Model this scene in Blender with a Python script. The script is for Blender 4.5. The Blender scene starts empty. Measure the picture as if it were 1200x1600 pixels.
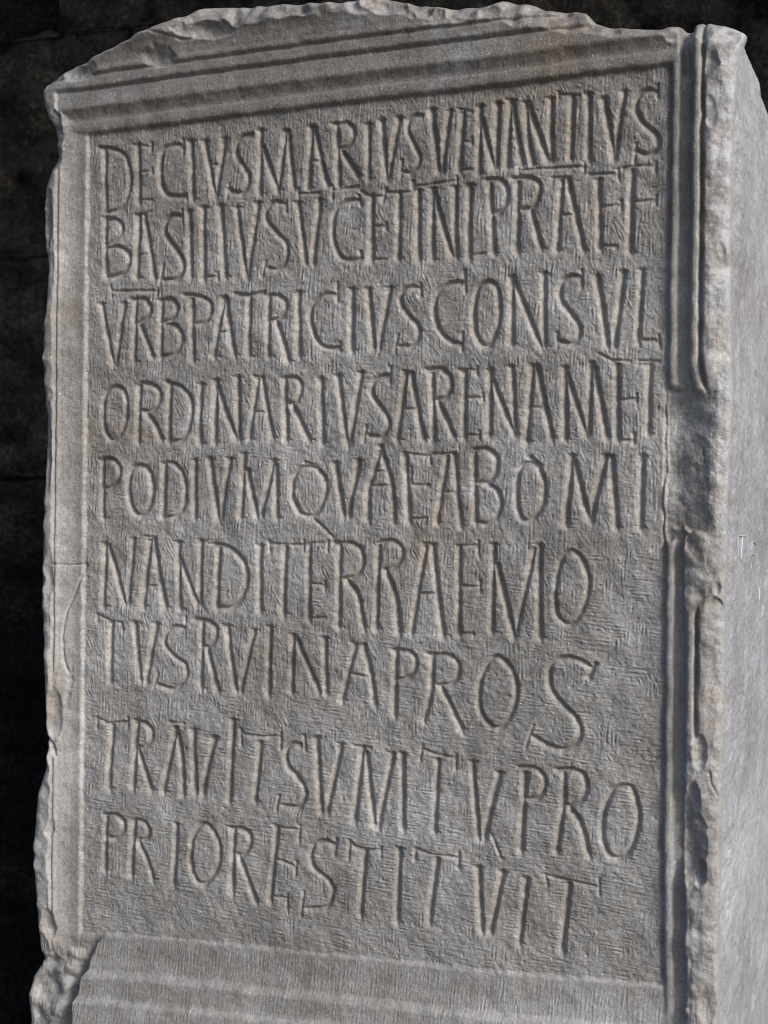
import bpy, math, random
import numpy as np
R = math.radians
rng = np.random.default_rng(7)
random.seed(7)
sc = bpy.context.scene
COL = sc.collection

# ------------------------------------------------------------------ camera
F = 2290.0                       # focal length in pixels of the 1200x1600 photograph
TH = math.atan(F / 6376.0)       # turned to the left, standing right of the stone
ST, CT = math.sin(TH), math.cos(TH)
CAM = np.array([2.29 * ST, -2.29 * CT, 1.62])
cd = bpy.data.cameras.new('camera'); cam = bpy.data.objects.new('camera', cd); COL.objects.link(cam)
cam.location = CAM.tolist(); cam.rotation_euler = (R(90), 0, TH)
cd.sensor_fit = 'VERTICAL'; cd.sensor_height = 36; cd.lens = F * 36 / 1600
cd.clip_start = 0.05; cd.clip_end = 200
cd.dof.use_dof = True; cd.dof.focus_distance = 2.28; cd.dof.aperture_fstop = 6.3
sc.camera = cam

# ------------------------------------------------------------------ light
LX, LY, LZ = 0.80, -0.36, 0.52       # towards the light: open side to the right
ln = math.sqrt(LX*LX + LY*LY + LZ*LZ)
w = bpy.data.worlds.new('World'); sc.world = w; w.use_nodes = True
nt = w.node_tree; bg = nt.nodes['Background']
sky = nt.nodes.new('ShaderNodeTexSky'); sky.sky_type = 'NISHITA'; sky.sun_disc = False
sky.sun_elevation = math.asin(LZ / ln); sky.sun_rotation = math.atan2(LX, LY)
nt.links.new(sky.outputs[0], bg.inputs[0]); bg.inputs[1].default_value = 0.062; sky.dust_density = 3.0; sky.air_density = 0.9; sky.ozone_density = 0.8
sd = bpy.data.lights.new('sun', 'SUN'); sun = bpy.data.objects.new('sun', sd); COL.objects.link(sun)
sd.energy = 1.5; sd.angle = R(20); sd.color = (1.0, 0.975, 0.945)
from mathutils import Vector
sun.rotation_euler = Vector((LX, LY, LZ)).to_track_quat('Z', 'Y').to_euler()
sun.location = (3, -3, 4)
sc.view_settings.view_transform = 'Standard'; sc.view_settings.look = 'None'
sc.view_settings.exposure = 0.93; sc.view_settings.gamma = 1
sc.cycles.filter_width = 1.0

# ------------------------------------------------------------------ photo point -> point on the plane h metres in front of the panel plane
def U(px, py, h=0.0):
    px = np.asarray(px, float); py = np.asarray(py, float)
    a = (px - 600) / F; b = (800 - py) / F
    dx = -ST + a * CT; dy = CT + a * ST
    t = (-h - CAM[1]) / dy
    return CAM[0] + t * dx, CAM[2] + t * b
def V(X, Z, h=0.0):
    x = X - CAM[0]; y = -h - CAM[1]; z = Z - CAM[2]
    d = -ST * x + CT * y; r = CT * x + ST * y
    return 600 + F * r / d, 800 - F * z / d

# ------------------------------------------------------------------ raster of the carved face
CELL = 0.00125
X0, X1, Z0, Z1 = -0.68, 0.66, 0.46, 2.56
NX = int((X1 - X0) / CELL) + 1; NZ = int((Z1 - Z0) / CELL) + 1
xs = X0 + np.arange(NX) * CELL; zs = Z0 + np.arange(NZ) * CELL
XX, ZZ = np.meshgrid(xs, zs)
def field(shape, cell, lo, hi, ang=None, spread=0.5, seed=0, slope=0.0):
    """gaussian random field, wavelengths between lo and hi metres; ang = direction the ridges run (radians), else isotropic"""
    r = np.random.default_rng(seed)
    n0, n1 = shape
    f = np.fft.rfft2(r.standard_normal((n0, n1)).astype(np.float32))
    ky = np.fft.fftfreq(n0, cell)[:, None]; kx = np.fft.rfftfreq(n1, cell)[None, :]
    k = np.sqrt(kx*kx + ky*ky) + 1e-9
    m = np.exp(-(np.maximum(0, np.log(k * lo)) / 0.25) ** 2) * np.exp(-(np.maximum(0, -np.log(k * hi)) / 0.25) ** 2)
    m = m * k ** (-slope)
    if ang is not None:
        a = np.arctan2(ky, kx)
        d = np.angle(np.exp(2j * (a - ang - math.pi / 2))) / 2
        m = m * np.exp(-(d / spread) ** 2)
    o = np.fft.irfft2(f * m, s=(n0, n1))
    return (o / o.std()).astype(np.float32)
def blur(a, s):
    n0, n1 = a.shape
    f = np.fft.rfft2(np.pad(a, 16, mode='edge'))
    ky = np.fft.fftfreq(n0 + 32)[:, None]; kx = np.fft.rfftfreq(n1 + 32)[None, :]
    f *= np.exp(-2 * (math.pi * s) ** 2 * (kx*kx + ky*ky))
    return np.fft.irfft2(f, s=(n0 + 32, n1 + 32))[16:-16, 16:-16]
def G(lo, hi, ang=None, spread=0.5, seed=0, slope=0.0):
    return field((NZ, NX), CELL, lo, hi, ang, spread, seed, slope)
def sst(a, b, x):
    t = np.clip((x - a) / (b - a), 0, 1); return t * t * (3 - 2 * t)

n_rough = G(0.007, 0.06, seed=1, slope=1.6)
n_big = G(0.05, 0.4, seed=2, slope=1.0)
n_mid = G(0.012, 0.08, seed=3, slope=1.0)
n_fine = G(0.003, 0.01, seed=4)
n_soft = G(0.03, 0.2, seed=5, slope=1.0)

# panel edges
def edge_x(pts, h=0.0):
    x, z = U(*np.array(pts, float).T, h); o = np.argsort(z)
    return lambda Z: np.interp(Z, z[o], x[o])
def edge_z(pts, h=0.0):
    x, z = U(*np.array(pts, float).T, h); o = np.argsort(x)
    return lambda X: np.interp(X, x[o], z[o])
PL = edge_x([(141, 150), (140, 212), (136, 600), (133, 900), (128, 1455), (127, 1600)])
PR = edge_x([(1048, 60), (1047, 103), (1043, 500), (1038, 900), (1034, 1300), (1036, 1537), (1036, 1600)])
PT = edge_z([(60, 221), (140, 212), (300, 192), (600, 156), (750, 140), (900, 121), (1047, 103), (1150, 92)])
PB = edge_z([(60, 1450), (128, 1455), (300, 1467), (600, 1498), (800, 1518), (1037, 1537), (1150, 1548)])
wob = n_mid * 0.00025 + n_soft * 0.0005
mm = 0.001
sL = (PL(ZZ) - XX + wob) / mm; sR = (XX - PR(ZZ) + wob) / mm
sT = (ZZ - PT(XX) + wob) / mm; sB = (PB(XX) - ZZ + wob) / mm
_pxf, _pyf = V(XX, ZZ, 0.015)
sR0 = sR.copy()
sR = sR - 15 * sst(548, 640, _pyf) ** 1.5 * sst(8, 30, sR) * (1 - sst(700, 760, _pyf))     # the channels swing outwards where they were struck off
def prof(s, pts):
    a = np.array(pts, float); return np.interp(s, a[:, 0], a[:, 1])
side_pts = [(-99, 0), (-4, 0), (-1, -3.5), (2, -3.5), (3.5, 5), (5.5, 7), (8, 7.6), (13, 7.2), (16, 4), (19, -5), (22, -9), (29, -8), (32.5, 3), (35, 14), (37.5, 17.6), (40, 18.2), (45, 18), (46.8, 16.2), (48.2, 8), (50.8, 8), (52.2, 18), (55, 21.5), (62, 21.5), (78, 16), (95, 8)]
left_pts = [(-99, 0), (0, 0), (1.5, 3.5), (3, 5), (7, 5.4), (11, 5.2), (14, 5.4), (20, 6), (32, 9.5), (42, 14), (48, 19), (49.5, 15), (51, 15), (53, 22), (56, 23), (90, 23)]
top_pts = [(-99, 0), (0, 0), (2, 5), (5, 7.5), (10, 8.5), (19, 9), (22, 8), (28, 9), (36, 13), (41, 17), (44, 18), (55, 18), (68, 18.5), (70, 16), (73, 21), (76, 24), (90, 25), (93, 23), (97, 29), (101, 30), (106, 30), (118, 33), (130, 38), (138, 44), (144, 47), (220, 48)]
bot_pts = [(-99, 0), (0, 0), (3, 3), (6, 4), (40, 5), (60, 7.5), (63, 9), (67, 13), (71, 16), (74, 17), (100, 18.5), (106, 20), (110, 27), (114, 28.5), (118, 29), (150, 33), (200, 40)]
hL = prof(sL, left_pts); hR = prof(sR, side_pts); hT = prof(sT, top_pts); hB = prof(sB, bot_pts)
H = np.maximum(np.maximum(hL, np.where(sR > -4, hR, -9)), np.maximum(hT, hB))           # millimetres
H = np.where((sR < 3) & (sT < -3) & (sB < -3) & (sR > -4), hR, H)
kR = sst(14, 18, sR) * sst(-9, -2, -sB + 60 - 60)      # the right channel runs on past the top mouldings
tallR = np.clip(hT - 10, 0, None) * sst(30, 60, sR)
H = H * (1 - kR * sst(-30, -6, sT)) + (hR + tallR) * kR * sst(-30, -6, sT)

frame_amt = sst(0, 6, np.maximum(np.maximum(sL, sR), np.maximum(sT, sB)))
panel = 1 - frame_amt
H = blur(H, 0.9)

# ------------------------------------------------------------------ breakage
PX, PY = V(XX, ZZ, 0.0)
PXf, PYf = V(XX, ZZ, 0.03)
def chip(cx, cy, rx, ry, level, rise=14.0, rough=2.0, rot=0.0, on='f'):
    """a bowl-shaped break: the surface cannot stand above level, rising towards the rim"""
    global H
    A, B = (PXf, PYf) if on == 'f' else (PX, PY)
    dx = A - cx; dy = B - cy
    c, s = math.cos(rot), math.sin(rot)
    q = ((c*dx + s*dy) / rx) ** 2 + ((-s*dx + c*dy) / ry) ** 2
    q = q * (1 + 0.14 * n_soft + 0.05 * n_mid + 0.03 * n_rough)
    bowl = level + rise * np.maximum(q, 0) ** 1.0 + rough * (n_rough * 0.25 + n_soft * 0.6) + 0.25 * n_mid
    m = q < 2.6
    H[m] = np.minimum(H, bowl)[m]
fillR = sst(50, 56, sR)
H -= fillR * (1.2 + 1.8 * n_soft + 0.45 * n_mid + 0.3 * n_rough + 0.12 * n_fine)
fillL = sst(52, 57, sL)
H -= fillL * (1.0 + 1.2 * n_soft + 0.4 * n_mid + 0.25 * n_rough)
# right frame, long loss in the middle: the mouldings are gone and a smooth hollow is left
def relay(mask, surf):
    global H
    m = np.clip(mask, 0, 1); H = H * (1 - m) + surf * m
yy = PYf + 7 * n_soft + 2 * n_mid
xx_ = PXf + 3.0 * n_soft + 1.0 * n_mid
yt = np.interp(PXf, [1040, 1060, 1085, 1100, 1120, 1150], [585, 592, 612, 600, 560, 545])
yb = np.interp(PXf, [1040, 1058, 1062, 1090, 1130], [845, 838, 832, 900, 960])
loss = sst(0, 22, yy - yt) * sst(-8, 8, yb - yy) * sst(-1.5, 2, sR0 + 1.2 * n_soft)
bowl = 1.0 + np.interp(sR0, [0, 4, 15, 45, 65, 75, 95], [0, -3.5, -4, 3, 11.5, 12.5, 7]) + 0.9 * n_soft + 0.3 * n_mid + 0.32 * n_rough + 0.2 * n_fine
bowl = bowl + 3.0 * sst(0, 1, (PYf - 700) / 60) * sst(20, 60, sR0) * (1 - sst(70, 90, sR0))
bowl -= 5 * np.exp(-((PXf - 1074) / 22) ** 2 - ((PYf - 640) / 48) ** 2)
relay(loss, bowl)
low = sst(-6, 6, yy - 836) * sst(-24, 10, np.interp(PXf, [1066, 1078, 1088, 1100, 1135], [955, 962, 950, 935, 905]) - yy) * sst(27, 31, sR)
relay(low, np.interp(sR0, [28, 60, 75, 95], [13, 18.5, 16, 8]) + 1.1 * n_soft + 0.4 * n_mid + 0.3 * n_rough)
low2 = sst(-55, 25, yy - 1160) * sst(33, 40, sR + n_mid)         # fillet and border run together lower down
relay(low2, np.interp(sR0, [34, 45, 60, 75, 95], [16, 19, 19, 15.5, 7]) + 1.3 * n_soft + 0.4 * n_mid + 0.3 * n_rough)
chip(1076, 1335, 22, 52, 1, 11, 1.2, rot=0.10)
chip(1072, 1285, 12, 46, 3, 11, 1.0, rot=-0.05)
chip(1090, 1362, 11, 24, 4, 10, 1.5)
chip(1080, 1250, 12, 26, 9, 8, 1.0)
chip(1092, 1180, 12, 26, 12, 6, 1.0)
chip(1108, 1575, 20, 40, 12, 7, 0.8)
chip(1106, 95, 13, 34, 12, 8, 1.0, rot=0.5)
chip(1112, 170, 15, 36, 15, 6, 0.8)
chip(1132, 60, 18, 26, 17, 8, 1.0)
chip(1120, 920, 9, 18, 10, 8, 1.0)
chip(1128, 400, 10, 60, 16, 5, 0.8)
chip(1126, 1060, 12, 90, 15, 6, 0.8)
# left frame
chip(80, 205, 14, 34, 8, 12, 1.5)
chip(78, 235, 16, 30, 11, 10, 1.5)
chip(98, 1075, 11, 80, 4.5, 13, 1.2, rot=0.08)
chip(112, 940, 9, 50, 5.5, 12, 0.8, rot=0.35)
chip(82, 1120, 14, 60, 9, 11, 1.2)
chip(75, 1290, 8, 26, 14, 8, 1.0)
chip(72, 900, 10, 50, 15, 8, 1.2)
chip(72, 1450, 14, 34, 9, 10, 1.5)
chip(70, 340, 8, 60, 15, 8, .8)
chip(70, 700, 7, 90, 16, 8, .8)
# upper edge: everything above the break line falls back
bx, by = np.array([(40, 150), (62, 140), (130, 108), (170, 84), (210, 63), (280, 46), (345, 49), (400, 38), (475, 24), (550, 21), (600, 14), (640, 26), (700, 32), (760, 30), (800, 38), (850, 42), (930, 50), (1000, 56), (1080, 50), (1105, 60), (1170, 70)], float).T
amt = np.interp(PXf, bx, by) - PYf + 3.0 * n_soft + 0.3 * n_mid + 0.15 * n_rough
brk = np.clip(amt, 0, None)
H -= np.where(brk > 0, 0.62 * brk + sst(0, 10, brk) * (2.2 * n_soft + 0.25 * n_mid + 0.3 * n_rough), 0)
for c in [(250, 95, 28, 16, 22, 6, 0.6), (330, 50, 40, 14, 26, 8, 0.8), (560, 38, 60, 14, 32, 9, 0.8), (700, 25, 60, 22, 25, 9, 1.2), (830, 30, 70, 18, 25, 9, 1.2), (770, 12, 26, 14, 20, 8, 1.2), (960, 48, 60, 12, 24, 8, .6), (610, 4, 30, 16, 20, 8, 1), (110, 112, 30, 14, 18, 6, .6)]:
    chip(*c)
# foot of the stone: the left end of the lower moulding is split off
def groove(pts, hw, depth, h=0.03, sharp=1.0, smooth=False):
    global H
    H -= stroke_depth(pts, hw, depth, h, sharp)
def seg_dist(pts, hwmax, skew=False):
    """distance to a polyline on the raster, and how far along it (0..1); returned with its window"""
    pts = np.asarray(pts)
    lo = pts.min(0) - hwmax; hi = pts.max(0) + hwmax
    i0 = max(0, int((lo[1] - Z0) / CELL)); i1 = min(NZ, int((hi[1] - Z0) / CELL) + 2)
    j0 = max(0, int((lo[0] - X0) / CELL)); j1 = min(NX, int((hi[0] - X0) / CELL) + 2)
    if i1 <= i0 or j1 <= j0: return None
    x = XX[i0:i1, j0:j1]; z = ZZ[i0:i1, j0:j1]
    L = np.r_[0, np.cumsum(np.hypot(*np.diff(pts, axis=0).T))]
    D = np.full(x.shape, 9.0); T = np.zeros(x.shape); E = np.zeros(x.shape)
    for k in range(len(pts) - 1):
        a, b = pts[k], pts[k+1]; v = b - a; q = v @ v
        if q < 1e-12: continue
        t = np.clip(((x - a[0]) * v[0] + (z - a[1]) * v[1]) / q, 0, 1)
        d = np.hypot(x - a[0] - t * v[0], z - a[1] - t * v[1])
        ex = x - a[0] - t * v[0]; ez = z - a[1] - t * v[1]
        if skew: d = np.hypot(ex / np.where(ex > 0, 0.74, 1.10), ez / np.where(ez > 0, 0.55, 1.1))
        m = d < D; D[m] = d[m]; E[m] = ex[m]; T[m] = ((L[k] + t * (L[k+1] - L[k])) / L[-1])[m]
    return (slice(i0, i1), slice(j0, j1)), D, T, E
def stroke_depth(pts, hw, depth, h=0.0, sharp=1.0):
    p = np.stack(U(*np.array(pts, float).T, h), 1)
    o = np.zeros((NZ, NX)); r = seg_dist(p, hw * mm * 1.5)
    if r is None: return o
    w_, D, T, E = r
    D = D / mm + 0.35 * n_mid[w_] * hw * 0.3
    o[w_] = depth * np.clip(1 - D / hw, 0, 1) ** sharp
    return o
# lower left: the end of the moulding is split off along a slanting line
line = np.interp(PYf, [1470, 1480, 1500, 1535, 1570, 1640], [150, 139, 131, 118, 111, 106]) + 1.5 * n_soft
gone = sst(-1.5, 2.0, line - PXf) * sst(-16, 16, PYf - np.interp(PXf, [40, 90, 130, 140], [1500, 1484, 1474, 1472]) + 3 * n_soft)
lump = 6 + 3.2 * n_soft + 0.5 * n_mid + 0.4 * n_rough - 11 * (1 - sst(2, 22, line - PXf)) + 3.5 * np.cos((PXf - 62) / 8.0 + PYf / 45)
relay(gone, lump)
# cracks
for pts, hw, dp in [([(84, 881), (108, 883), (131, 882)], 2.2, 2.5), ([(131, 884), (120, 915), (104, 955), (98, 990), (99, 1030), (106, 1052)], 3.0, 3.0),
                    ([(75, 1148), (86, 1165), (88, 1180)], 4, 5), ([(1109, 1205), (1112, 1225), (1122, 1243)], 3, 2.5),
                    ([(1098, 700), (1101, 725)], 3, 4), ([(1120, 905), (1131, 912), (1130, 925), (1117, 945)], 1.5, 1.0),
                    ([(765, 1307), (772, 1322), (781, 1345)], 4.0, 3.0), ([(340, 62), (300, 70), (250, 58)], 3, 2)]:
    groove(pts, hw, dp, 0.01)

# ------------------------------------------------------------------ letters
# one entry per enlarged window (origin of the window, four steps to a photo pixel): letter | strokes
# capital code = broad stroke, small code = fine stroke; I both ends with serifs, T upper end only, B lower end only, L none, C curve, O closed curve
W = []
W.append((150, 180, """
D I 62 215 65 600 ; C 30 205 110 213 180 250 215 340 215 440 190 540 145 588 75 605
E I 272 190 278 545 ; l 240 188 350 200 ; l 280 355 355 348 ; l 280 532 355 530 ; l 350 175 352 215 ; l 352 332 355 362
C C 530 187 470 190 425 225 410 320 412 420 440 490 500 507 560 502 ; l 546 150 547 250 ; l 560 490 570 530
I I 600 165 612 520
V I 685 165 748 500 ; T 808 150 758 500 ; l 715 312 770 308
S C 975 120 920 135 885 180 885 250 925 320 957 375 952 440 920 482 860 482 838 462 ; l 836 430 822 525
M I 1035 100 1030 485 ; B 1045 200 1140 465 ; L 1190 100 1145 450 ; B 1203 105 1240 455
"""))
W.append((440, 150, """
A B 195 200 172 570 ; B 207 200 290 555 ; l 180 410 255 405 ; l 180 190 225 200
R I 350 185 362 555 ; C 330 178 360 178 410 170 450 205 452 260 420 310 365 332 ; B 380 345 430 420 480 495
I I 545 180 550 512
V I 632 155 660 515 ; T 742 140 672 510
S C 880 125 830 125 797 165 800 240 845 330 867 390 850 440 805 480 762 475 ; l 757 400 747 515
V I 945 90 985 470 ; T 1055 100 1010 465
E I 1140 110 1115 465 ; l 1110 82 1190 100 ; l 1135 287 1190 287 ; l 1115 465 1195 460 ; l 1192 265 1194 305
"""))
W.append((740, 120, """
N I 45 190 40 600 ; B 52 270 130 570 ; T 155 170 145 560
A B 235 160 212 560 ; B 243 170 307 545 ; l 225 395 275 388 ; l 205 142 262 150
N I 333 165 340 350 370 540 ; L 348 190 465 515 ; I 487 140 490 520
T B 620 130 610 510 ; l 530 112 590 112 665 118 ; l 532 95 533 130
I I 722 110 725 520
V T 820 140 880 510 ; T 945 95 885 495
S C 1140 92 1070 87 1025 140 1020 220 1060 290 1130 350 1160 410 1140 460 1080 487 1020 465 ; l 1152 50 1150 132 ; l 1017 420 1006 540
"""))
W.append((150, 290, """
B I 65 200 70 570 ; C 70 215 120 210 165 245 160 300 120 345 75 370 ; C 80 388 150 385 205 420 212 480 170 545 80 570
A B 275 190 262 570 ; B 307 185 370 575 ; l 275 430 345 422 ; l 250 180 310 184
S C 525 187 470 190 437 230 437 300 490 380 542 460 547 530 510 580 430 590 ; l 540 150 540 230 ; l 425 490 402 620
I I 590 165 598 570
L T 678 140 680 580 ; l 680 572 755 565 ; l 760 545 766 590
I I 785 130 812 565
V I 885 140 940 560 ; T 1020 110 950 575
S C 1180 112 1110 102 1068 160 1070 220 1130 290 1190 360 1197 430 1175 490 1130 522 1080 515 ; l 1187 95 1187 165 ; l 1062 470 1040 570
- l 250 182 300 178 345 160
"""))
W.append((440, 270, """
V I 105 185 155 560 ; T 240 170 200 560
C C 480 165 400 180 345 230 325 320 330 430 370 520 430 547 500 530 ; l 480 140 498 205 ; l 492 490 498 520
E I 570 150 565 545 ; l 500 115 560 150 645 145 ; l 655 100 632 185 ; l 580 335 655 332 ; l 575 542 655 540 ; l 657 315 657 350
T B 740 130 735 530 ; l 650 122 740 125 822 115 ; l 820 50 820 110
I I 857 110 860 540
N I 947 100 945 535 ; L 957 130 1065 515 ; I 1090 90 1090 520
L T 1180 80 1175 530 ; l 1180 515 1270 500
- l 110 130 235 127 ; l 103 100 106 160
- l 320 108 400 95 480 85 ; l 320 90 318 160
- l 832 85 1090 48 ; l 830 60 830 118 ; l 1098 20 1096 92
"""))
W.append((740, 240, """
P I 105 185 130 615 ; C 85 165 120 162 165 165 207 210 210 290 180 345 125 375
R I 283 180 275 610 ; C 250 155 300 150 360 155 412 190 410 260 375 330 300 350 ; B 360 350 395 470 425 590
A B 555 170 525 600 ; B 590 160 690 600 ; l 550 385 635 377 ; l 490 150 590 150
E I 785 165 792 590 ; l 720 130 880 127 ; l 900 100 906 160 ; l 805 335 915 315 ; l 922 295 922 350 ; l 795 577 890 580
F I 995 105 980 612 ; l 940 90 1000 80 1130 75 ; l 1137 55 1137 112 ; l 1000 300 1130 290 ; l 1141 260 1141 318
- l 285 102 480 92 685 82 ; l 277 70 281 122 ; l 692 50 690 118
"""))
W.append((150, 430, """
- l 100 100 380 97 ; l 95 65 100 132 ; l 388 80 386 128
V T 42 180 112 550 ; T 185 180 132 545
R I 255 150 245 535 ; C 230 150 265 148 310 150 342 195 335 250 265 302 ; B 285 320 330 430 358 500
B I 415 160 410 515 ; C 425 155 475 150 512 195 490 260 430 295 ; C 440 310 500 315 542 375 532 440 490 492 420 502
P I 605 150 612 525 ; C 560 122 650 135 710 165 720 220 690 285 620 305
A B 805 140 740 500 ; B 815 150 865 490 ; l 775 355 840 355
T B 965 130 955 500 ; C 870 112 940 125 1050 105
R I 1085 130 1080 500 ; C 1090 125 1150 130 1188 170 1186 220 1150 265 1095 280 ; B 1130 290 1165 380 1205 530
"""))
W.append((440, 420, """
I I 110 150 115 540
C C 335 158 270 160 205 210 185 280 195 360 235 460 290 492 360 492 ; l 350 85 350 205 ; l 368 462 370 512
I I 448 130 445 505
V T 550 130 580 490 ; T 682 120 612 490
S C 865 118 800 115 755 150 750 220 800 295 852 350 860 420 820 477 740 485 ; l 872 95 873 170 ; l 727 410 710 515
C C 1125 82 1050 92 985 140 958 220 965 310 1000 400 1060 452 1120 470 ; l 1145 10 1146 150 ; l 1132 400 1131 510
"""))
W.append((740, 400, """
O O 90 160 145 195 166 290 158 420 110 540 60 555 15 480 5 330 30 200
N I 245 135 243 545 ; B 258 165 425 570 ; I 442 110 446 560
S C 665 130 590 130 545 190 550 280 610 360 662 440 657 510 610 547 540 535 ; l 677 90 674 195 ; l 527 480 524 570
V T 775 125 840 560 ; T 940 100 882 560
L T 1055 90 1030 535 ; l 1035 527 1140 525 ; l 1155 495 1166 575
"""))
W.append((150, 560, """
O O 120 175 180 200 200 280 190 400 150 480 100 507 60 440 50 320 65 220
R I 280 170 270 520 ; C 290 155 360 165 404 215 390 290 340 327 290 325 ; B 325 345 375 410 412 500
D I 470 165 465 520 ; C 445 145 480 158 540 180 590 240 606 330 588 430 550 500 480 520
I I 662 165 655 525
N I 757 140 748 520 ; B 765 180 880 500 ; I 890 120 900 505
A B 1015 130 965 500 ; B 1037 120 1110 490 ; l 995 335 1065 335 ; l 985 110 1040 118
R I 1185 125 1197 505 ; C 1190 120 1250 120 1284 160 1280 220 1255 270 1205 280 ; B 1235 290 1330 500
"""))
W.append((440, 560, """
I I 250 130 260 520
V I 355 110 415 540 ; T 502 90 430 520
S C 665 102 610 115 572 160 572 230 625 310 667 380 662 440 620 487 545 480 ; l 681 55 678 150 ; l 531 420 512 515
A B 780 100 725 500 ; B 812 95 887 490 ; l 760 315 845 315 ; l 760 78 822 90
R I 945 95 955 510 ; C 910 68 960 65 1000 65 1050 110 1060 180 1030 235 970 260 ; B 980 270 1030 370 1078 490
E I 1150 85 1145 490 ; l 1110 68 1220 72 ; l 1155 245 1255 245 ; l 1145 478 1235 480 ; l 1222 55 1222 100 ; l 1260 225 1260 265 ; l 1237 455 1237 500
"""))
W.append((740, 540, """
N I 110 155 100 555 ; B 122 220 255 550 ; T 242 135 262 550
A B 370 130 335 590 ; B 397 130 490 570 ; l 365 385 440 385 ; l 350 115 400 118
M I 575 140 575 580 ; B 585 180 705 555 ; L 740 110 717 545 ; B 757 140 835 565
E I 900 125 905 585 ; l 785 50 850 85 900 118 ; l 915 337 1015 330 ; l 1020 305 1018 350 ; l 910 592 1000 590 ; l 1003 550 1003 610
T B 1105 120 1095 545 ; l 1030 118 1105 115 ; l 860 92 980 97 ; l 1040 97 1160 99
"""))
W.append((150, 690, """
P I 45 115 48 470 ; C 55 105 110 110 154 160 150 220 110 275 50 290
O O 270 145 330 175 357 260 345 380 300 447 255 450 220 380 210 270 225 180
D I 438 140 425 465 ; C 445 130 500 140 548 210 564 310 550 400 510 457 440 470
I I 625 120 620 470
V I 720 110 765 480 ; T 845 110 785 470
M I 935 80 910 470 ; B 950 180 1010 460 ; T 1120 120 1040 450 ; B 1130 150 1137 470
"""))
W.append((440, 690, """
Q O 150 155 220 165 270 230 280 310 240 420 185 462 120 440 75 350 75 240 110 175 ; l 150 130 215 145 255 190 ; M 190 470 255 530 322 595
V I 340 135 390 460 ; T 485 120 422 455
A L 615 60 575 210 548 300 545 485 ; L 618 30 665 170 697 300 705 490 ; l 595 185 650 182 ; l 560 275 690 270
E L 780 90 790 250 800 490 ; l 760 70 930 92 ; l 800 267 920 272 ; l 800 482 910 477 ; l 925 85 935 140 ; l 810 160 812 250
A B 1040 90 975 500 ; B 1082 80 1122 525 ; l 1000 315 1095 315 ; l 945 75 1085 72
"""))
W.append((740, 680, """
B I 8 110 15 540 ; C 10 90 80 85 142 130 142 220 100 287 25 295 ; C 80 300 150 345 172 430 150 500 90 547 20 545
O O 340 170 400 190 442 280 442 400 390 500 330 532 285 480 272 360 290 220 ; L 360 140 412 190
M I 620 130 580 550 ; L 632 165 722 515 ; T 830 130 735 520 ; B 865 135 900 570
I I 1058 130 1045 570
"""))
W.append((150, 820, """
N I 62 120 55 500 ; B 80 130 187 490 ; T 240 90 207 485
A B 345 100 300 500 ; B 367 90 437 510 ; l 305 380 400 378 ; l 310 70 370 78
N I 520 110 528 520 ; B 532 220 637 490 ; T 660 100 655 490
D I 775 140 762 515 ; C 740 120 820 135 895 185 944 270 944 370 900 470 840 515 765 515
I I 1033 130 1030 530
T B 1190 140 1175 550 ; l 1085 115 1180 122 1290 122 ; l 1085 100 1090 165 ; l 1300 95 1300 160
"""))
W.append((440, 830, """
E I 180 85 175 545 ; l 170 72 285 70 ; l 290 60 290 115 ; l 185 325 265 335 ; l 272 315 272 350 ; l 180 542 275 537
R I 370 90 362 590 ; C 340 72 375 72 440 75 500 120 510 200 470 270 390 295 ; B 410 300 480 400 517 595
R I 612 90 597 605 ; C 605 72 680 55 745 90 752 160 715 210 665 240 ; B 652 240 715 400 737 625
A B 905 95 815 630 ; B 947 90 1012 640 ; l 870 387 955 385 ; l 890 75 965 80
E I 1115 95 1110 640 ; l 1100 90 1225 85 ; l 1232 60 1232 155 ; l 1125 342 1235 345 ; l 1242 310 1242 385 ; l 1110 637 1200 640
"""))
W.append((740, 830, """
M I 130 85 115 620 ; B 150 210 255 650 ; L 382 110 270 620 ; I 412 85 417 660
O O 610 120 670 160 710 250 720 350 690 470 630 560 580 577 525 520 512 400 530 240 565 150
"""))
W.append((150, 950, """
T B 105 90 100 450 ; l 15 40 90 77 165 92 ; l 10 35 15 90 ; l 165 92 172 135
V I 250 90 285 450 ; T 385 100 322 450
S C 550 120 490 115 445 160 440 230 500 300 562 350 572 410 540 467 480 502 395 475 ; l 560 55 558 120 ; l 392 410 366 495
R I 668 90 660 495 ; C 620 68 700 80 752 120 752 190 710 237 680 240 ; B 697 240 730 360 767 515
V I 825 110 877 515 ; T 995 140 907 510
I I 1095 120 1080 530
"""))
W.append((440, 970, """
N I 75 90 65 440 ; L 97 110 237 440 ; T 275 110 282 445
A B 465 150 380 490 ; B 517 150 560 320 590 520 ; l 425 325 550 350 ; l 440 130 465 150 520 158
P I 720 190 710 580 ; C 700 178 800 190 842 240 832 310 790 350 725 365
R I 948 215 940 430 890 620 ; C 920 205 1050 215 1107 270 1102 340 1060 387 980 400 ; B 1000 410 1060 530 1125 670
"""))
W.append((640, 1000, """
O O 540 100 610 140 660 230 670 340 640 450 580 532 520 537 460 470 435 380 450 240 490 150
S C 1140 170 1080 130 980 103 900 140 875 210 890 310 960 400 1040 480 1072 570 1040 640 960 677 860 650 780 600 ; l 775 530 725 670 ; L 1160 150 1120 225
"""))
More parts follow.
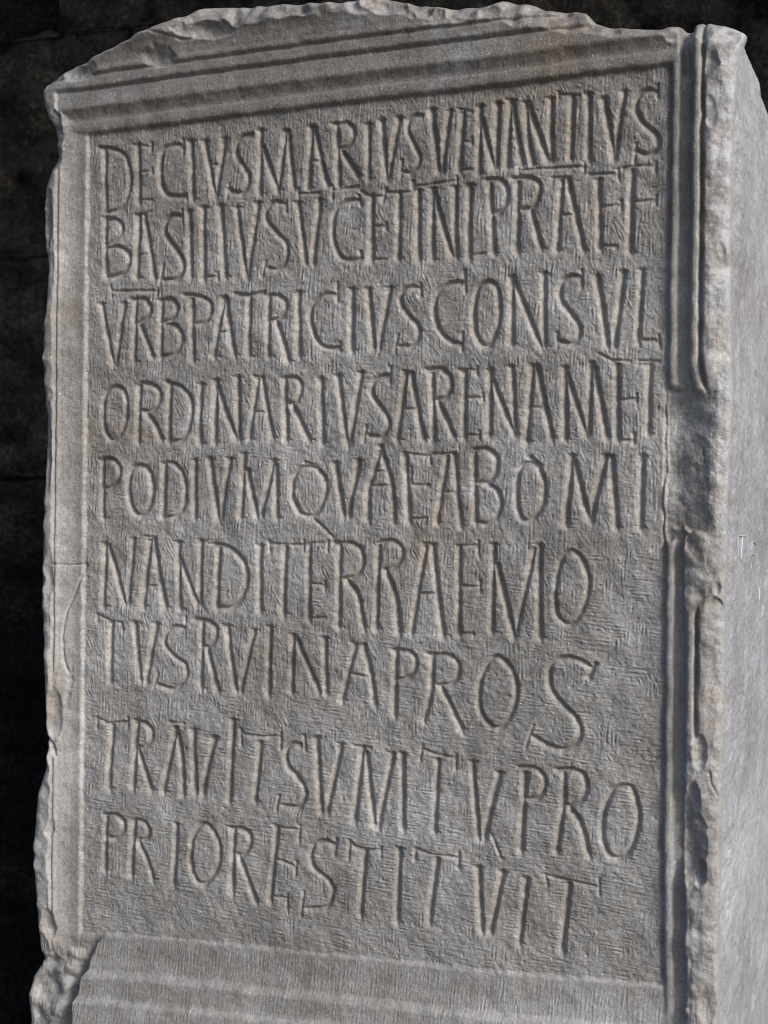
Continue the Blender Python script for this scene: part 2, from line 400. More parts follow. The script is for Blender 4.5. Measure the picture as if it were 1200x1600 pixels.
W.append((150, 1110, """
T B 110 90 90 480 ; l 15 45 80 77 195 67 ; l 12 40 12 110 ; l 203 45 203 105
R I 265 80 235 475 ; C 250 60 320 80 357 130 345 190 300 227 265 220 ; B 268 240 350 490
A B 505 110 425 500 ; B 515 150 545 330 547 520 ; l 465 70 550 78
V T 615 120 625 510 ; T 745 170 670 510
I I 860 60 840 560
T B 1030 200 1000 560 ; l 905 115 930 150 1030 160 1150 158 ; l 905 115 910 210 ; l 1155 140 1155 240
"""))
W.append((430, 1130, """
S C 160 130 110 125 75 170 80 250 140 330 187 400 192 460 150 517 50 510 ; l 187 75 190 165 ; l 26 450 10 540
V I 265 90 293 550 ; T 420 130 330 545
M B 555 150 500 600 ; B 575 180 625 630 ; T 740 190 650 640 ; I 800 190 805 650 ; l 500 140 600 150
T B 1020 230 1000 670 ; l 920 160 1000 190 1120 215 ; l 920 140 905 225 ; l 1130 200 1130 290
"""))
W.append((720, 1160, """
V I 75 120 115 590 ; T 245 190 150 590
P I 408 190 380 670 ; C 370 150 470 158 522 215 524 280 490 337 410 350
R I 650 190 645 380 600 670 ; C 610 165 700 165 770 200 790 270 760 350 700 387 655 390 ; B 682 400 750 500 800 690
O O 1010 265 1070 280 1102 370 1114 480 1090 600 1040 690 970 717 910 670 885 560 900 420 950 300
"""))
W.append((150, 1250, """
P I 70 110 60 430 ; C 60 90 130 90 177 130 177 190 130 232 80 225
R I 245 130 225 460 ; C 250 120 310 135 337 190 320 237 270 245 ; B 270 260 325 370 360 490
I I 512 150 490 515
O O 680 140 740 190 777 280 772 390 720 490 660 517 615 460 600 360 610 240 640 180
R I 868 175 855 570 ; C 850 168 930 180 970 230 960 290 920 337 880 330 ; B 897 345 950 480 1005 630
"""))
W.append((400, 1280, """
E I 138 50 95 500 ; l 110 30 180 52 270 62 ; l 278 40 272 130 ; l 135 250 190 265 240 290 ; l 256 260 250 350 ; l 110 480 190 490 ; l 197 470 195 560
S C 490 152 430 130 370 150 347 220 370 300 440 360 480 430 467 510 430 547 320 552 ; l 507 122 495 225 ; l 302 450 282 600
T B 688 200 655 590 ; l 590 130 620 165 690 187 780 187 ; l 592 130 580 240 ; l 785 170 782 240
I I 905 180 885 640
T B 1140 240 1085 640 ; l 1000 180 1100 215 1260 235 ; l 1000 180 998 250 ; l 1270 205 1270 300
"""))
W.append((680, 1310, """
V I 275 180 295 570 ; T 425 210 350 570
I I 575 250 530 650
T B 840 280 795 700 ; l 690 230 840 262 1010 300 ; l 690 225 700 290 ; l 1022 250 1028 350
"""))
def catmull(p, closed=False, n=7):
    p = np.array(p, float)
    q = np.vstack([p[-1], p, p[0], p[1]]) if closed else np.vstack([2*p[0]-p[1], p, 2*p[-1]-p[-2]])
    out = []
    for k in range(1, len(q) - 2):
        a, b, c, d = q[k-1], q[k], q[k+1], q[k+2]
        for t in np.arange(n) / n:
            out.append(0.5 * (2*b + (c-a)*t + (2*a-5*b+4*c-d)*t*t + (3*b-a-3*c+d)*t**3))
    out.append(q[-2]); return np.array(out)
LET = np.zeros((NZ, NX)); LID = np.full((NZ, NX), -1, np.int32); letters = []
wr = n_mid * 0.16 + n_rough * 0.08
lrnd = np.random.default_rng(3)
def carve(P, hw, dp, lid, flare=0.0, taper=False):
    p = np.stack(U(P[:, 0], P[:, 1], -0.6 * dp * mm), 1)
    r = seg_dist(p, hw * mm * 1.7, True)
    if r is None: return
    w_, D, T, E = r
    width = hw * (1 + flare * (2 * T - 1) ** 4 - 0.05)
    if taper: width = width * (1 - 0.45 * np.abs(2 * T - 1) ** 2)
    D = D / mm + wr[w_]
    t = np.clip(1 - D / width, 0, 1)
    d = dp * (width / hw) ** 0.5 * t ** np.where(E > 0, 1.2, 1.75)
    A = LET[w_]; I_ = LID[w_]; m = d > A
    A[m] = d[m]; I_[m & (d > 0.35)] = lid
for ox, oy, txt in W:
    for row in txt.strip().split('\n'):
        ch, rest = row[0], row[2:]
        lid = len(letters); letters.append(ch)
        for st in rest.split(';'):
            tk = st.split(); code = tk[0]; v = np.array(tk[1:], float).reshape(-1, 2)
            P = v / 4.0 + [ox, oy]
            big = code.isupper(); c = code.upper()
            j = lrnd.uniform(0.92, 1.08)
            if c in 'CO':
                carve(catmull(P, c == 'O'), 8.6 * j, 6.3 * j, lid)
            elif c == 'M':
                carve(catmull(P), 7.5, 4.6, lid, taper=True)
            elif not big:
                carve(P, 5.6 * j, 3.6 * j, lid, 0.1)
            else:
                if len(P) > 2: P = catmull(P)
                carve(P, 9.2 * j, 6.9 * j, lid, 0.18)
                hd = np.array([P[:, 0].mean() + 5776, P[:, 1].mean() - 923.0]); hd /= np.linalg.norm(hd)
                if c in 'IT': carve(np.array([P[0] - 7.5 * hd - [0, 2.0], P[0] + 6.5 * hd + [0, 0.0]]), 3.8, 2.8, lid)
                if c in 'IB': carve(np.array([P[-1] - 6.5 * hd, P[-1] + 7.5 * hd + [0, 2.0]]), 3.8, 2.6, lid)
LID[LET < 0.35] = -1

# ------------------------------------------------------------------ chisel tooling of the panel
tv = G(0.0046, 0.0078, ang=R(88), spread=0.19, seed=11)
td = G(0.0046, 0.0080, ang=R(118), spread=0.19, seed=12)
th = G(0.0046, 0.0078, ang=R(-6), spread=0.19, seed=13)
u1 = G(0.06, 0.25, seed=14); u2 = G(0.05, 0.2, seed=15)
lower = sst(820, 1250, PY + 0.25 * (PX - 500))
wh = sst(-0.6, 0.6, u1 + 2.4 * lower - 1.5)
wd = sst(-0.5, 0.5, u2 - 0.9) * (1 - wh)
tool = (tv * (1 - wh) * (1 - wd) + td * wd + th * wh) / np.sqrt(((1 - wh) * (1 - wd)) ** 2 + wd ** 2 + wh ** 2)
peck = np.clip(G(0.006, 0.018, seed=19) - 1.1, 0, None) * 0.75
amp = 0.25 * np.clip(0.9 + 0.38 * G(0.03, 0.1, seed=17), 0.25, 1.6)
HP = -LET * panel + panel * (-peck * (1 - 0.6 * sst(0.3, 2.5, LET)) + amp * tool * (1 - 0.75 * sst(0.3, 2.5, LET)) + 0.17 * n_fine + 0.34 * n_mid + 0.9 * n_big + 0.35 * n_rough * 0.5)
# faint vertical rasping on the frame
ras = G(0.003, 0.008, ang=R(84), spread=0.25, seed=16)
HF = frame_amt * (0.10 * n_fine + 0.10 * ras * (1 + 2.2 * sst(0, 20, sB)) + 0.10 * n_mid + 0.3 * n_soft + 0.3 * n_big)
pits = np.clip(G(0.005, 0.02, seed=18) - 2.35, 0, None) * frame_amt * 0.7
H = H + HP + HF - pits
H = blur(H, 0.2)

# ------------------------------------------------------------------ outline of the stone
OL = edge_x([(40, 60), (62, 135), (66, 165), (78, 200), (83, 240), (80, 255), (68, 290), (65, 330), (66, 370), (72, 420), (69, 480), (64, 530), (65, 600), (70, 650), (68, 720), (65, 800), (62, 900), (64, 1000), (66, 1060), (68, 1130), (72, 1170), (68, 1200), (55, 1240), (50, 1300), (50, 1360), (55, 1430), (58, 1470), (60, 1500), (43, 1530), (35, 1560), (38, 1600), (40, 1760)], 0.022)
OR = edge_x([(1166, 30), (1160, 45), (1152, 75), (1144, 160), (1140, 300), (1139, 500), (1142, 620), (1137, 740), (1134, 800), (1131, 1000), (1128, 1200), (1123, 1400), (1121, 1600), (1119, 1760)], 0.022)
OT = edge_z([(50, 142), (62, 135), (80, 120), (120, 100), (170, 80), (200, 68), (235, 50), (290, 28), (320, 12), (360, 8), (420, 10), (480, 8), (540, 5), (590, -6), (640, 4), (700, 12), (740, 8), (790, -4), (830, 0), (860, 10), (890, 10), (910, 12), (925, 28), (950, 36), (1000, 40), (1040, 36), (1075, 32), (1095, 25), (1120, 28), (1150, 36), (1172, 46)], 0.022)
ZB = Z0 + 0.03
NU, NV = 860, 1400
uu = np.linspace(0, 1, NU); vv = np.linspace(0, 1, NV)
xl0, xr0 = -0.63, 0.57
ztop = OT(xl0 + uu * (xr0 - xl0))
GZ = ZB + vv[:, None] * (ztop[None, :] - ZB)
for it in range(3):
    Lx = OL(GZ); Rx = OR(GZ)
    GX = Lx + uu[None, :] * (Rx - Lx)
    GZ = ZB + vv[:, None] * (OT(GX) - ZB)
def samp(A, x, z):
    fx = np.clip((x - X0) / CELL, 0, NX - 1.001); fz = np.clip((z - Z0) / CELL, 0, NZ - 1.001)
    j = fx.astype(int); i = fz.astype(int); a = fx - j; b = fz - i
    return A[i, j]*(1-a)*(1-b) + A[i, j+1]*a*(1-b) + A[i+1, j]*(1-a)*b + A[i+1, j+1]*a*b
HH = samp(H, GX, GZ) * mm
# worn arrises: the face turns back over the last centimetre
dl = (GX - Lx) / mm; dr = (Rx - GX) / mm; dt = (OT(GX) - GZ) / mm
rr = samp(n_soft, GX, GZ)
for d_, rad, fall in [(dl, 12, 12), (dr, 9, 9), (dt, 10, 10)]:
    t = np.clip(1 - d_ / (rad * (1 + 0.25 * rr)), 0, 1)
    HH -= fall * mm * (1 - np.sqrt(np.clip(1 - t * t, 0, 1)))
front = np.stack([GX, -HH, GZ], -1)
GID = samp(LET, GX, GZ)
jj = np.clip(((GX - X0) / CELL + 0.5).astype(int), 0, NX - 1); ii = np.clip(((GZ - Z0) / CELL + 0.5).astype(int), 0, NZ - 1)
LIDg = LID[ii, jj]
PANg = panel[ii, jj]

# ------------------------------------------------------------------ flanks: rings going back from the border of the face
DEPTH = 1.30
def flank(border, n, axis, amp_, seed, power=1.8):
    """border: (m,3) points of the face's edge; goes back to y=DEPTH, pushed along axis by noise"""
    m = len(border)
    t = (np.arange(1, n + 1) / n) ** power
    P = np.repeat(border[:, None, :], n, 1).copy()
    P[:, :, 1] = border[:, 1:2] + t[None, :] * (DEPTH - border[:, 1:2])
    nz = field((m, n), 1.0, 24, 200, seed=seed, slope=1.0)
    if seed != 31: P[:, :, axis] += nz * amp_ * np.clip(t / 0.02, 0, 1)[None, :]
    return P
verts = [front.reshape(-1, 3)]; base = NU * NV
vid = np.arange(base).reshape(NV, NU)
parts = {}
def quads(A):
    return np.stack([A[:-1, :-1], A[:-1, 1:], A[1:, 1:], A[1:, :-1]], -1).reshape(-1, 4)
def add_grid(P):
    global base
    idx = base + np.arange(P.shape[0] * P.shape[1]).reshape(P.shape[:2]); base += idx.size
    verts.append(P.reshape(-1, 3)); return idx
# right flank
rb = vid[:, -1]; RP = flank(front[:, -1], 150, 0, 0.0007, 31, 1.3)
SF = {}
def sidefield(lo, hi, seed):
    a = field((480, 320), 0.004, lo, hi, seed=seed, slope=1.0)
    fi = np.clip((RP[:, :, 2] - 0.6) / 0.004, 0, 478.9); fj = np.clip(RP[:, :, 1] / 0.004 + 20, 0, 318.9)
    i = fi.astype(int); j = fj.astype(int); p = fi - i; q = fj - j
    return a[i, j]*(1-p)*(1-q) + a[i, j+1]*(1-p)*q + a[i+1, j]*p*(1-q) + a[i+1, j+1]*p*q
# side face detail: dressed surface with shallow hollows
ns = sidefield(0.022, 0.12, 41)
tdep = ((RP[:, :, 1] - RP[:, :1, 1])) / 0.05
# straighten the flank away from the ragged arris
meanx = np.poly1d(np.polyfit(RP[:, 0, 2], RP[:, 0, 0], 1))(RP[:, :, 2]) + 0.0035
k = sst(0.0, 1.2, tdep)
RP[:, :, 0] = RP[:, :, 0] * (1 - k) + meanx * k + (k * (ns * 0.0006 + sidefield(0.15, 0.6, 42) * 0.0014))
ri = np.concatenate([rb[:, None], add_grid(RP)], 1)
# left flank (seen only from elsewhere)
LP = flank(front[:, 0], 40, 0, 0.002, 32, 1.6)
li = np.concatenate([vid[:, 0][:, None], add_grid(LP)], 1)
# top: joins the two flanks' upper edges
TP = flank(front[-1], 40, 2, 0.0025, 33, 1.6)
cx_ = RP[-1, 0, 0]
TPk = sst(0.0, 1.2, (TP[:, :, 1] - TP[:, :1, 1]) / 0.05)
TP[:, :, 0] += sst(0.80, 1.0, uu)[:, None] * TPk * (float(RP[-1, 60, 0]) - cx_)
TP = TP[1:-1]
tb = vid[-1]
ti = add_grid(TP)
tfull = np.concatenate([tb[1:-1, None], ti], 1)
# match the top's depth steps to those of the flanks along the side seams with thin stitched strips
body_q = [quads(ri), quads(li)[:, ::-1], quads(tfull)[:, ::-1]]
VERT = np.concatenate(verts)
tris = []
def stitch(a, b):
    """zip two chains of vertex ids by depth"""
    i = j = 0
    while i < len(a) - 1 or j < len(b) - 1:
        if j == len(b) - 1 or (i < len(a) - 1 and VERT[a[i+1], 1] <= VERT[b[j+1], 1]):
            tris.append((a[i], a[i+1], b[j])); i += 1
        else:
            tris.append((a[i], b[j+1], b[j])); j += 1
stitch(list(ri[-1]), list(np.r_[tfull[-1]]))
stitch(list(tfull[0]), list(li[-1]))
# back face as a fan of a flat sheet
tris = np.array(tris)

# ------------------------------------------------------------------ split into parts with shared normals
fq = quads(vid)
def qv(A):       # per quad value from its lower left corner
    return A[:-1, :-1].reshape(-1)
q_let = qv(LIDg); q_pan = qv(PANg) > 0.55
sLg, sRg, sTg, sBg = [qv(samp(a, GX, GZ)) for a in (sL, sR, sT, sB)]
q_let = np.where(q_pan, q_let, -1)
side_id = np.argmax(np.stack([sLg, sRg, sTg, sBg], 0), 0)
# normals of the whole skin
allq = np.concatenate([fq] + body_q)
def accum():
    N = np.zeros_like(VERT)
    a, b, c, d = [VERT[allq[:, k]] for k in range(4)]
    n = np.cross(c - a, d - b)
    for k in range(4):
        for ax in range(3): N[:, ax] += np.bincount(allq[:, k], n[:, ax], len(VERT))
    a, b, c = [VERT[tris[:, k]] for k in range(3)]
    n = np.cross(b - a, c - a)
    for k in range(3):
        for ax in range(3): N[:, ax] += np.bincount(tris[:, k], n[:, ax], len(VERT))
    return N / (np.linalg.norm(N, axis=1, keepdims=True) + 1e-12)
NORM = accum()
if NORM[vid[NV//2, NU//2], 1] > 0: NORM = -NORM

def mesh_from(name, Vx, quad=None, tri=None, mat=None, parent=None, normals=None, loc=(0, 0, 0)):
    polys = []; sizes = []
    if quad is not None and len(quad): polys.append(np.asarray(quad).reshape(-1)); sizes.append(np.full(len(quad), 4))
    if tri is not None and len(tri): polys.append(np.asarray(tri).reshape(-1)); sizes.append(np.full(len(tri), 3))
    idx = np.concatenate(polys); sz = np.concatenate(sizes)
    used, inv = np.unique(idx, return_inverse=True)
    P = Vx[used] - np.array(loc)
    me = bpy.data.meshes.new(name)
    me.vertices.add(len(P)); me.vertices.foreach_set('co', P.astype(np.float32).ravel())
    me.loops.add(len(inv)); me.loops.foreach_set('vertex_index', inv.astype(np.int32))
    me.polygons.add(len(sz)); me.polygons.foreach_set('loop_start', np.r_[0, np.cumsum(sz)[:-1]].astype(np.int32))
    me.update(calc_edges=True); me.validate()
    me.polygons.foreach_set('use_smooth', np.ones(len(me.polygons), bool))
    if normals is not None:
        me.normals_split_custom_set_from_vertices(normals[used].tolist())
    if mat: me.materials.append(mat)
    o = bpy.data.objects.new(name, me); COL.objects.link(o)
    o.location = loc
    if parent: o.parent = parent
    return o

# ------------------------------------------------------------------ materials
def new_mat(name):
    m = bpy.data.materials.new(name); m.use_nodes = True
    n = m.node_tree; n.nodes['Principled BSDF']
    return m, n, n.nodes['Principled BSDF']
def noise(n, co, scale, detail=4, rough=0.55, vec=None, mapping=None):
    t = n.nodes.new('ShaderNodeTexNoise'); t.inputs['Scale'].default_value = scale
    t.inputs['Detail'].default_value = detail; t.inputs['Roughness'].default_value = rough
    if mapping:
        mp = n.nodes.new('ShaderNodeMapping'); mp.inputs['Scale'].default_value = mapping[0]; mp.inputs['Rotation'].default_value = mapping[1]
        n.links.new(co, mp.inputs[0]); n.links.new(mp.outputs[0], t.inputs['Vector'])
    else: n.links.new(co, t.inputs['Vector'])
    return t.outputs['Fac']
def ramp(n, src, stops):
    r = n.nodes.new('ShaderNodeValToRGB'); e = r.color_ramp.elements
    while len(e) < len(stops): e.new(0.5)
    for k, (p, c) in enumerate(stops):
        e[k].position = p; e[k].color = (*c, 1) if len(c) == 3 else c
    n.links.new(src, r.inputs[0]); return r.outputs[0]
def mix(n, fac, a, b, mode='MIX'):
    m = n.nodes.new('ShaderNodeMix'); m.data_type = 'RGBA'; m.blend_type = mode
    for k, v in ((0, fac), (6, a), (7, b)):
        if isinstance(v, bpy.types.NodeSocket): n.links.new(v, m.inputs[k])
        else: m.inputs[k].default_value = v if k == 0 else (*v, 1)
    return m.outputs[2]
def marble(name='weathered_marble', pale=False, tint=None):
    m, n, b = new_mat(name)
    geo = n.nodes.new('ShaderNodeNewGeometry'); co = geo.outputs['Position']
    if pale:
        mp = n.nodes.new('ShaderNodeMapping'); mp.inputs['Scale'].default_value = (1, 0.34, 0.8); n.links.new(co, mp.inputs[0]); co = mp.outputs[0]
    big = noise(n, co, 3.0, 5, 0.6)
    col = ramp(n, big, [(0.32, (0.245, 0.238, 0.228)), (0.5, (0.330, 0.325, 0.319)), (0.68, (0.43, 0.428, 0.426))])
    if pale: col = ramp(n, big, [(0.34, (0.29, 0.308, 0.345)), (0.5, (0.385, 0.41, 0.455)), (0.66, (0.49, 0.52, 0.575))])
    else:
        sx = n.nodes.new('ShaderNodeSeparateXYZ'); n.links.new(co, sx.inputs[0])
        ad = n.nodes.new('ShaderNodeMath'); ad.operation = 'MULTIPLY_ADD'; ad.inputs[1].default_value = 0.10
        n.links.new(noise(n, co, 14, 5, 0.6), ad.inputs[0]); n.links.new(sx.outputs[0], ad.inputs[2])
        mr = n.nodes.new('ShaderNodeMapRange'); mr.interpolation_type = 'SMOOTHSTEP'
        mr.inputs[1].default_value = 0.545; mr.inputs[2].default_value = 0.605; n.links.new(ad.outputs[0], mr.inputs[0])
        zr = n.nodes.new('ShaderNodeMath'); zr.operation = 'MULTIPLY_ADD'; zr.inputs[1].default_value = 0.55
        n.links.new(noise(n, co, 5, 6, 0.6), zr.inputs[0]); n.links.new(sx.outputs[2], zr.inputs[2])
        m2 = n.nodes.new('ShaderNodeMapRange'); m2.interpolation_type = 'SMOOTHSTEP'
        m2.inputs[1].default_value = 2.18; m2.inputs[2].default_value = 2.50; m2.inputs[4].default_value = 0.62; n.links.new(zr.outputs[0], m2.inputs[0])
        col = mix(n, m2.outputs[0], col, (0.19, 0.175, 0.158))          # brown stain near the top, deepened to paint in the dimmer light there
        pa = noise(n, co, 7.5, 6, 0.65)
        col = mix(n, ramp(n, pa, [(0.54, (0, 0, 0)), (0.68, (0.55,) * 3)]), col, (0.43, 0.44, 0.46))
    streak = noise(n, co, 9, 5, 0.6, mapping=((1.0, 1.0, 0.7 if pale else 0.3), (0, R(8), 0)))
    col = mix(n, 0.3 if pale else 0.5, col, ramp(n, streak, [(0.3, (0.62, 0.60, 0.58)), (0.5, (0.98, 0.98, 0.98)), (0.7, (1.12, 1.13, 1.16))]), 'MULTIPLY')
    warm = noise(n, co, 5.5, 6, 0.62)
    wf = ramp(n, warm, [(0.52, (0, 0, 0)), (0.70, (1, 1, 1))])
    col = mix(n, wf, col, mix(n, 0.40, col, (0.25, 0.18, 0.12) if not pale else (0.36, 0.33, 0.30)))
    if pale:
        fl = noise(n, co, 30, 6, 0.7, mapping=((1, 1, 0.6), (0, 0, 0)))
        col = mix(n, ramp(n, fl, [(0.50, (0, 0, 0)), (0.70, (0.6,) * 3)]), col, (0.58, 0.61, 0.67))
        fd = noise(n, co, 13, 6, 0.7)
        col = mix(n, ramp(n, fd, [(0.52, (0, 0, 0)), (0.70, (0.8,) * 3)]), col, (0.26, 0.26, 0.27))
    if not pale: col = mix(n, mr.outputs[0], col, (0.40, 0.42, 0.462))  # side's bluish skylight tint carried onto the front near the arris
    fine = noise(n, co, 160, 4, 0.7)
    col = mix(n, 0.8, col, ramp(n, fine, [(0.3, (0.66, 0.66, 0.67)), (0.5, (1, 1, 1)), (0.68, (1.25, 1.25, 1.27))]), 'MULTIPLY')
    mid = noise(n, co, 38, 5, 0.65)
    col = mix(n, 0.7, col, ramp(n, mid, [(0.32, (0.76, 0.75, 0.73)), (0.5, (1, 1, 1)), (0.68, (1.16, 1.17, 1.19))]), 'MULTIPLY')
    sp = noise(n, co, 420, 1, 0.5)
    spf = ramp(n, sp, [(0.685, (0, 0, 0)), (0.74, (1, 1, 1))])
    col = mix(n, spf, col, (0.62, 0.62, 0.64))  # crystal glints painted as pale specks
    if tint: col = mix(n, 1.0, col, tint, 'MULTIPLY')
    n.links.new(col, b.inputs['Base Color'])
    rg = ramp(n, mid, [(0.3, (0.52,) * 3), (0.7, (0.34,) * 3)])
    n.links.new(rg, b.inputs['Roughness'])
    b.inputs['Specular IOR Level'].default_value = 0.5
    bn = noise(n, co, 330, 5, 0.7)
    b1 = n.nodes.new('ShaderNodeBump'); b1.inputs['Strength'].default_value = 0.8; b1.inputs['Distance'].default_value = 0.0022 if pale else 0.0014
    n.links.new(bn, b1.inputs['Height'])
    b2 = n.nodes.new('ShaderNodeBump'); b2.inputs['Strength'].default_value = 0.75 if pale else 0.45; b2.inputs['Distance'].default_value = 0.009 if pale else 0.004
    n.links.new(mid, b2.inputs['Height']); n.links.new(b1.outputs[0], b2.inputs['Normal'])
    n.links.new(b2.outputs[0], b.inputs['Normal'])
    return m
def shaded_stone():
    m, n, b = new_mat('shade_darkened_tufa')
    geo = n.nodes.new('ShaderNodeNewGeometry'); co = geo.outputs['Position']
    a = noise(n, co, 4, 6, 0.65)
    col = ramp(n, a, [(0.3, (0.005, 0.0055, 0.005)), (0.5, (0.010, 0.010, 0.0095)), (0.72, (0.027, 0.025, 0.022))])  # dark wall stone, its shade put into the near-black colours
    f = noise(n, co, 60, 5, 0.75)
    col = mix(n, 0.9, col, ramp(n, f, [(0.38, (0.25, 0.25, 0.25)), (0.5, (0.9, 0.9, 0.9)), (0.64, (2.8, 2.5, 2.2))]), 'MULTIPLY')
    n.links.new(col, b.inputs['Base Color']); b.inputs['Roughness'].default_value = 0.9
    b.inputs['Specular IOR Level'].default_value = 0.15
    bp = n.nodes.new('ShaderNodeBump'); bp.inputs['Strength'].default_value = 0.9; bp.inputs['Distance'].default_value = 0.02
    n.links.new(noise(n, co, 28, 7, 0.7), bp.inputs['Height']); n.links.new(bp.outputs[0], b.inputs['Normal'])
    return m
def paving():
    m, n, b = new_mat('dark_paving')
    geo = n.nodes.new('ShaderNodeNewGeometry'); co = geo.outputs['Position']
    col = ramp(n, noise(n, co, 6, 6, 0.6), [(0.3, (0.03, 0.03, 0.028)), (0.7, (0.07, 0.066, 0.06))])
    n.links.new(col, b.inputs['Base Color']); b.inputs['Roughness'].default_value = 0.85
    bp = n.nodes.new('ShaderNodeBump'); bp.inputs['Strength'].default_value = 0.6; bp.inputs['Distance'].default_value = 0.01
    n.links.new(noise(n, co, 40, 6, 0.7), bp.inputs['Height']); n.links.new(bp.outputs[0], b.inputs['Normal'])
    return m
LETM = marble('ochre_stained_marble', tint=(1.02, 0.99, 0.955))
MAR, SIDE, SHADED, PAV = marble(), marble('skylit_side_marble', True), shaded_stone(), paving()  # side marble is a paler, bluer copy with skylight put into its colour

# ------------------------------------------------------------------ the inscribed stone
stele = bpy.data.objects.new('inscribed_stone', None); COL.objects.link(stele)
stele['label'] = 'grey marble block with nine lines of carved Latin capitals inside a chipped moulded frame'
stele['category'] = 'inscribed stone'
small = [k for k in range(len(letters)) if (q_let == k).sum() < 12]
q_let = np.where(np.isin(q_let, small), -1, q_let)
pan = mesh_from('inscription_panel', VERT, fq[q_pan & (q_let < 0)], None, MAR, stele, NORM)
NAMES = {'-': 'carved_overline'}
for k, ch in enumerate(letters):
    q = fq[q_let == k]
    if not len(q): continue
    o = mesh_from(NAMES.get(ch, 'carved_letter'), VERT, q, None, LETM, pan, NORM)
    o['label'] = 'carved stroke above the letters' if ch == '-' else 'carved capital letter ' + ch
fr_lab = ['left moulding with a worn chipped outer edge', 'right moulding with a long break halfway up', 'wide stepped upper moulding broken along its top', 'sloping lower moulding']
for s in range(4):
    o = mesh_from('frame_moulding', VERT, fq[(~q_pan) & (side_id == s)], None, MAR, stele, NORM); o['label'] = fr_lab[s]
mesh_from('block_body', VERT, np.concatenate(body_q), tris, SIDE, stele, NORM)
# pale scratches on the right flank
SC, nsc, bsc = new_mat('scratch_powder'); bsc.inputs['Base Color'].default_value = (0.52, 0.545, 0.60, 1); bsc.inputs['Roughness'].default_value = 0.8
from math import hypot
def side_pt(px, py):
    a = (px - 600) / F; b = (800 - py) / F
    dx = -ST + a * CT; dy = CT + a * ST
    x = 0.57
    for _ in range(4):
        t = (x - CAM[0]) / dx; y = CAM[1] + t * dy; z = CAM[2] + t * b
        i = int(np.clip(np.searchsorted(RP[:, 0, 2], z), 0, NV - 1)); j = int(np.clip(np.searchsorted(RP[i, :, 1], y), 0, 149)); x = float(RP[i, j, 0])
    return np.array([x + 0.0009, y, z])
for pts in [[(1192, 922), (1186, 920), (1186, 938), (1192, 944), (1191, 960), (1186, 964)], [(1152, 838), (1153, 868)], [(1160, 836), (1158, 872)], [(1148, 837), (1166, 838)],
            [(1174, 845), (1173, 888)], [(1174, 846), (1182, 850)], [(1174, 866), (1181, 869)], [(1183, 990), (1185, 1004)]]:
    P3 = np.array([side_pt(*p) for p in pts]); fine_ = []
    for k in range(len(P3) - 1):
        for t in np.linspace(0, 1, 5)[:-1]: fine_.append(P3[k] * (1 - t) + P3[k+1] * t)
    fine_.append(P3[-1]); P3 = np.array(fine_)
    dY, dZ = np.gradient(P3[:, 1]), np.gradient(P3[:, 2]); l = np.hypot(dY, dZ) + 1e-9
    wd_ = 0.0006 * (0.5 + 0.5 * np.sin(np.linspace(0.3, 2.8, len(P3))))
    off = np.stack([0 * l, -dZ / l * wd_, dY / l * wd_], 1); up = np.array([0.0006, 0, 0])
    Vs = np.concatenate([P3 - off - up * 2, P3 - off * 0.5 + up, P3 + off * 0.5 + up, P3 + off - up * 2]); nP = len(P3)
    qs = [(c * nP + k, c * nP + k + 1, (c + 1) * nP + k + 1, (c + 1) * nP + k) for c in range(3) for k in range(nP - 1)]
    mesh_from('scratch', Vs, np.array(qs), None, SC, stele)
# lower block that carries the face down to the floor, and the back sheet
def box(name, x0, x1, y0, y1, z0, z1, mat, parent, nx=24, nz=16, amp_=0.003, seed=1, bev=0.012):
    """a stone block: front and sides as displaced grids with softened edges"""
    a = np.linspace(0, 1, nx); c = np.linspace(0, 1, nz)
    r = np.random.default_rng(seed)
    P = []; Q = []; b0 = 0
    def sheet(o, u, v, n_):
        nonlocal b0
        o, u, v, n_ = map(np.array, (o, u, v, n_))
        A, C = np.meshgrid(a, c)
        pts = o + A[..., None] * u + C[..., None] * v
        d = np.minimum(np.minimum(A, 1 - A) * np.linalg.norm(u), np.minimum(C, 1 - C) * np.linalg.norm(v))
        t = np.clip(1 - d / (bev * 2.5), 0, 1)
        ds = field((nz, nx), 1.0, 2.5, 12, seed=int(r.integers(1e6)), slope=1) * amp_ * np.clip(d / 0.02, 0, 1) - bev * t * t
        pts = pts + ds[..., None] * n_
        idx = b0 + np.arange(nx * nz).reshape(nz, nx); b0 += nx * nz
        P.append(pts.reshape(-1, 3)); Q.append(quads(idx))
    sheet((x0, y0, z0), (x1-x0, 0, 0), (0, 0, z1-z0), (0, -1, 0))
    sheet((x1, y0, z0), (0, y1-y0, 0), (0, 0, z1-z0), (1, 0, 0))
    sheet((x0, y1, z0), (0, y0-y1, 0), (0, 0, z1-z0), (-1, 0, 0))
    sheet((x0, y0, z1), (x1-x0, 0, 0), (0, y1-y0, 0), (0, 0, 1))
    sheet((x1, y1, z0), (x0-x1, 0, 0), (0, 0, z1-z0), (0, 1, 0))
    sheet((x0, y1, z0), (x1-x0, 0, 0), (0, y0-y1, 0), (0, 0, -1))
    return mesh_from(name, np.concatenate(P), np.concatenate(Q), None, mat, parent)
box('plinth', OL(ZB) - 0.05, OR(ZB) + 0.004, -0.075, DEPTH + 0.02, 0.0, ZB + 0.006, MAR, stele, 40, 40, 0.003, 5)
bk = np.array([[OL(1.2), DEPTH - 0.001, ZB], [OR(1.2), DEPTH - 0.001, ZB], [OR(1.2), DEPTH - 0.001, 2.2], [OL(1.2), DEPTH - 0.001, 2.2]])
mesh_from('back_face', bk, np.array([[3, 2, 1, 0]]), None, MAR, stele)

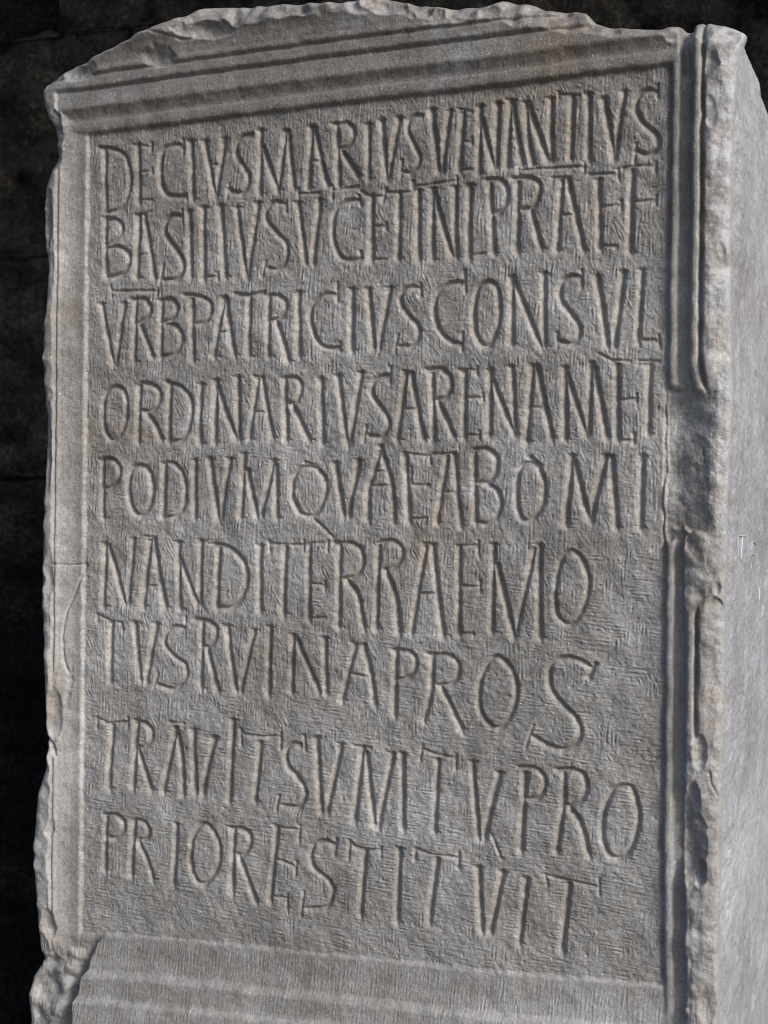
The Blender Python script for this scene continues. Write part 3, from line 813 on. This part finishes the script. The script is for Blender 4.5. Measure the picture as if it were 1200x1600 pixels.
# ------------------------------------------------------------------ dark block wall behind
wall = bpy.data.objects.new('stone_wall', None); COL.objects.link(wall); wall.location = (0, 1.55, 0)
wall['label'] = 'dark wall of large rough stone blocks with shade painted in behind the marble'
wall['category'] = 'wall'
WY = 1.55
def wz(py, px=30): return U(px, py, -WY)[1]
rows = [0.0]
z743 = float(wz(747)); hrow = float(wz(62) - wz(747)) / 2
zz = z743
while zz > hrow * 0.6: zz -= hrow; rows.append(zz) if zz > 0.1 else None
rows = sorted(set([0.0] + [z743 + k * hrow for k in range(-6, 6) if z743 + k * hrow > 0.15]))
xj = float(U(89, 30, -WY)[0])
wr_ = random.Random(5)
for k in range(len(rows) - 1):
    z0, z1 = rows[k], rows[k+1]
    top_row = z0 > wz(70) - 0.02 and z0 < wz(70) + 0.1
    x = xj - 3.0 + (0 if top_row else wr_.uniform(-0.4, 0.3))
    cuts = [x]
    while x < 3.6:
        x += wr_.uniform(0.85, 1.25); cuts.append(x)
    o_ = 0.0 if top_row else (0.25 + 0.3 * (k % 2))
    cuts = [xj + o_ + q for q in (-4.2, -3.0, -1.45 if not top_row else -0.95, 0.0, 1.1, 2.0, 3.1, 4.2)]
    for i in range(len(cuts) - 1):
        a, b = cuts[i] + 0.0005, cuts[i+1] - 0.0005
        yo = wr_.uniform(-0.008, 0.008)
        if top_row and i == 2: yo = 0.22
        box('stone_block', a, b, WY + yo, WY + 0.5, z0 + 0.0005, z1 - 0.0005, SHADED, wall, 40, 28, 0.010, wr_.randrange(9999), 0.004)
for o in wall.children: o.location = (0, -1.55, 0)
# mortar core behind the joints
box('mortar_core', xj - 3.4, 4.4, WY + 0.25, WY + 0.6, 0.0, rows[-1], SHADED, wall, 4, 4, 0.0, 3, 0.001).location = (0, -1.55, 0)
# ground
gm = bpy.data.meshes.new('ground'); S = 40
gm.from_pydata([(-S, -S, 0), (S, -S, 0), (S, S, 0), (-S, S, 0)], [], [(0, 1, 2, 3)]); gm.materials.append(PAV)
g = bpy.data.objects.new('ground', gm); COL.objects.link(g); g['kind'] = 'structure'; g.location = (0, 0, -0.003)
print('letters', len([c for c in letters if c != '-']), 'verts', len(VERT))
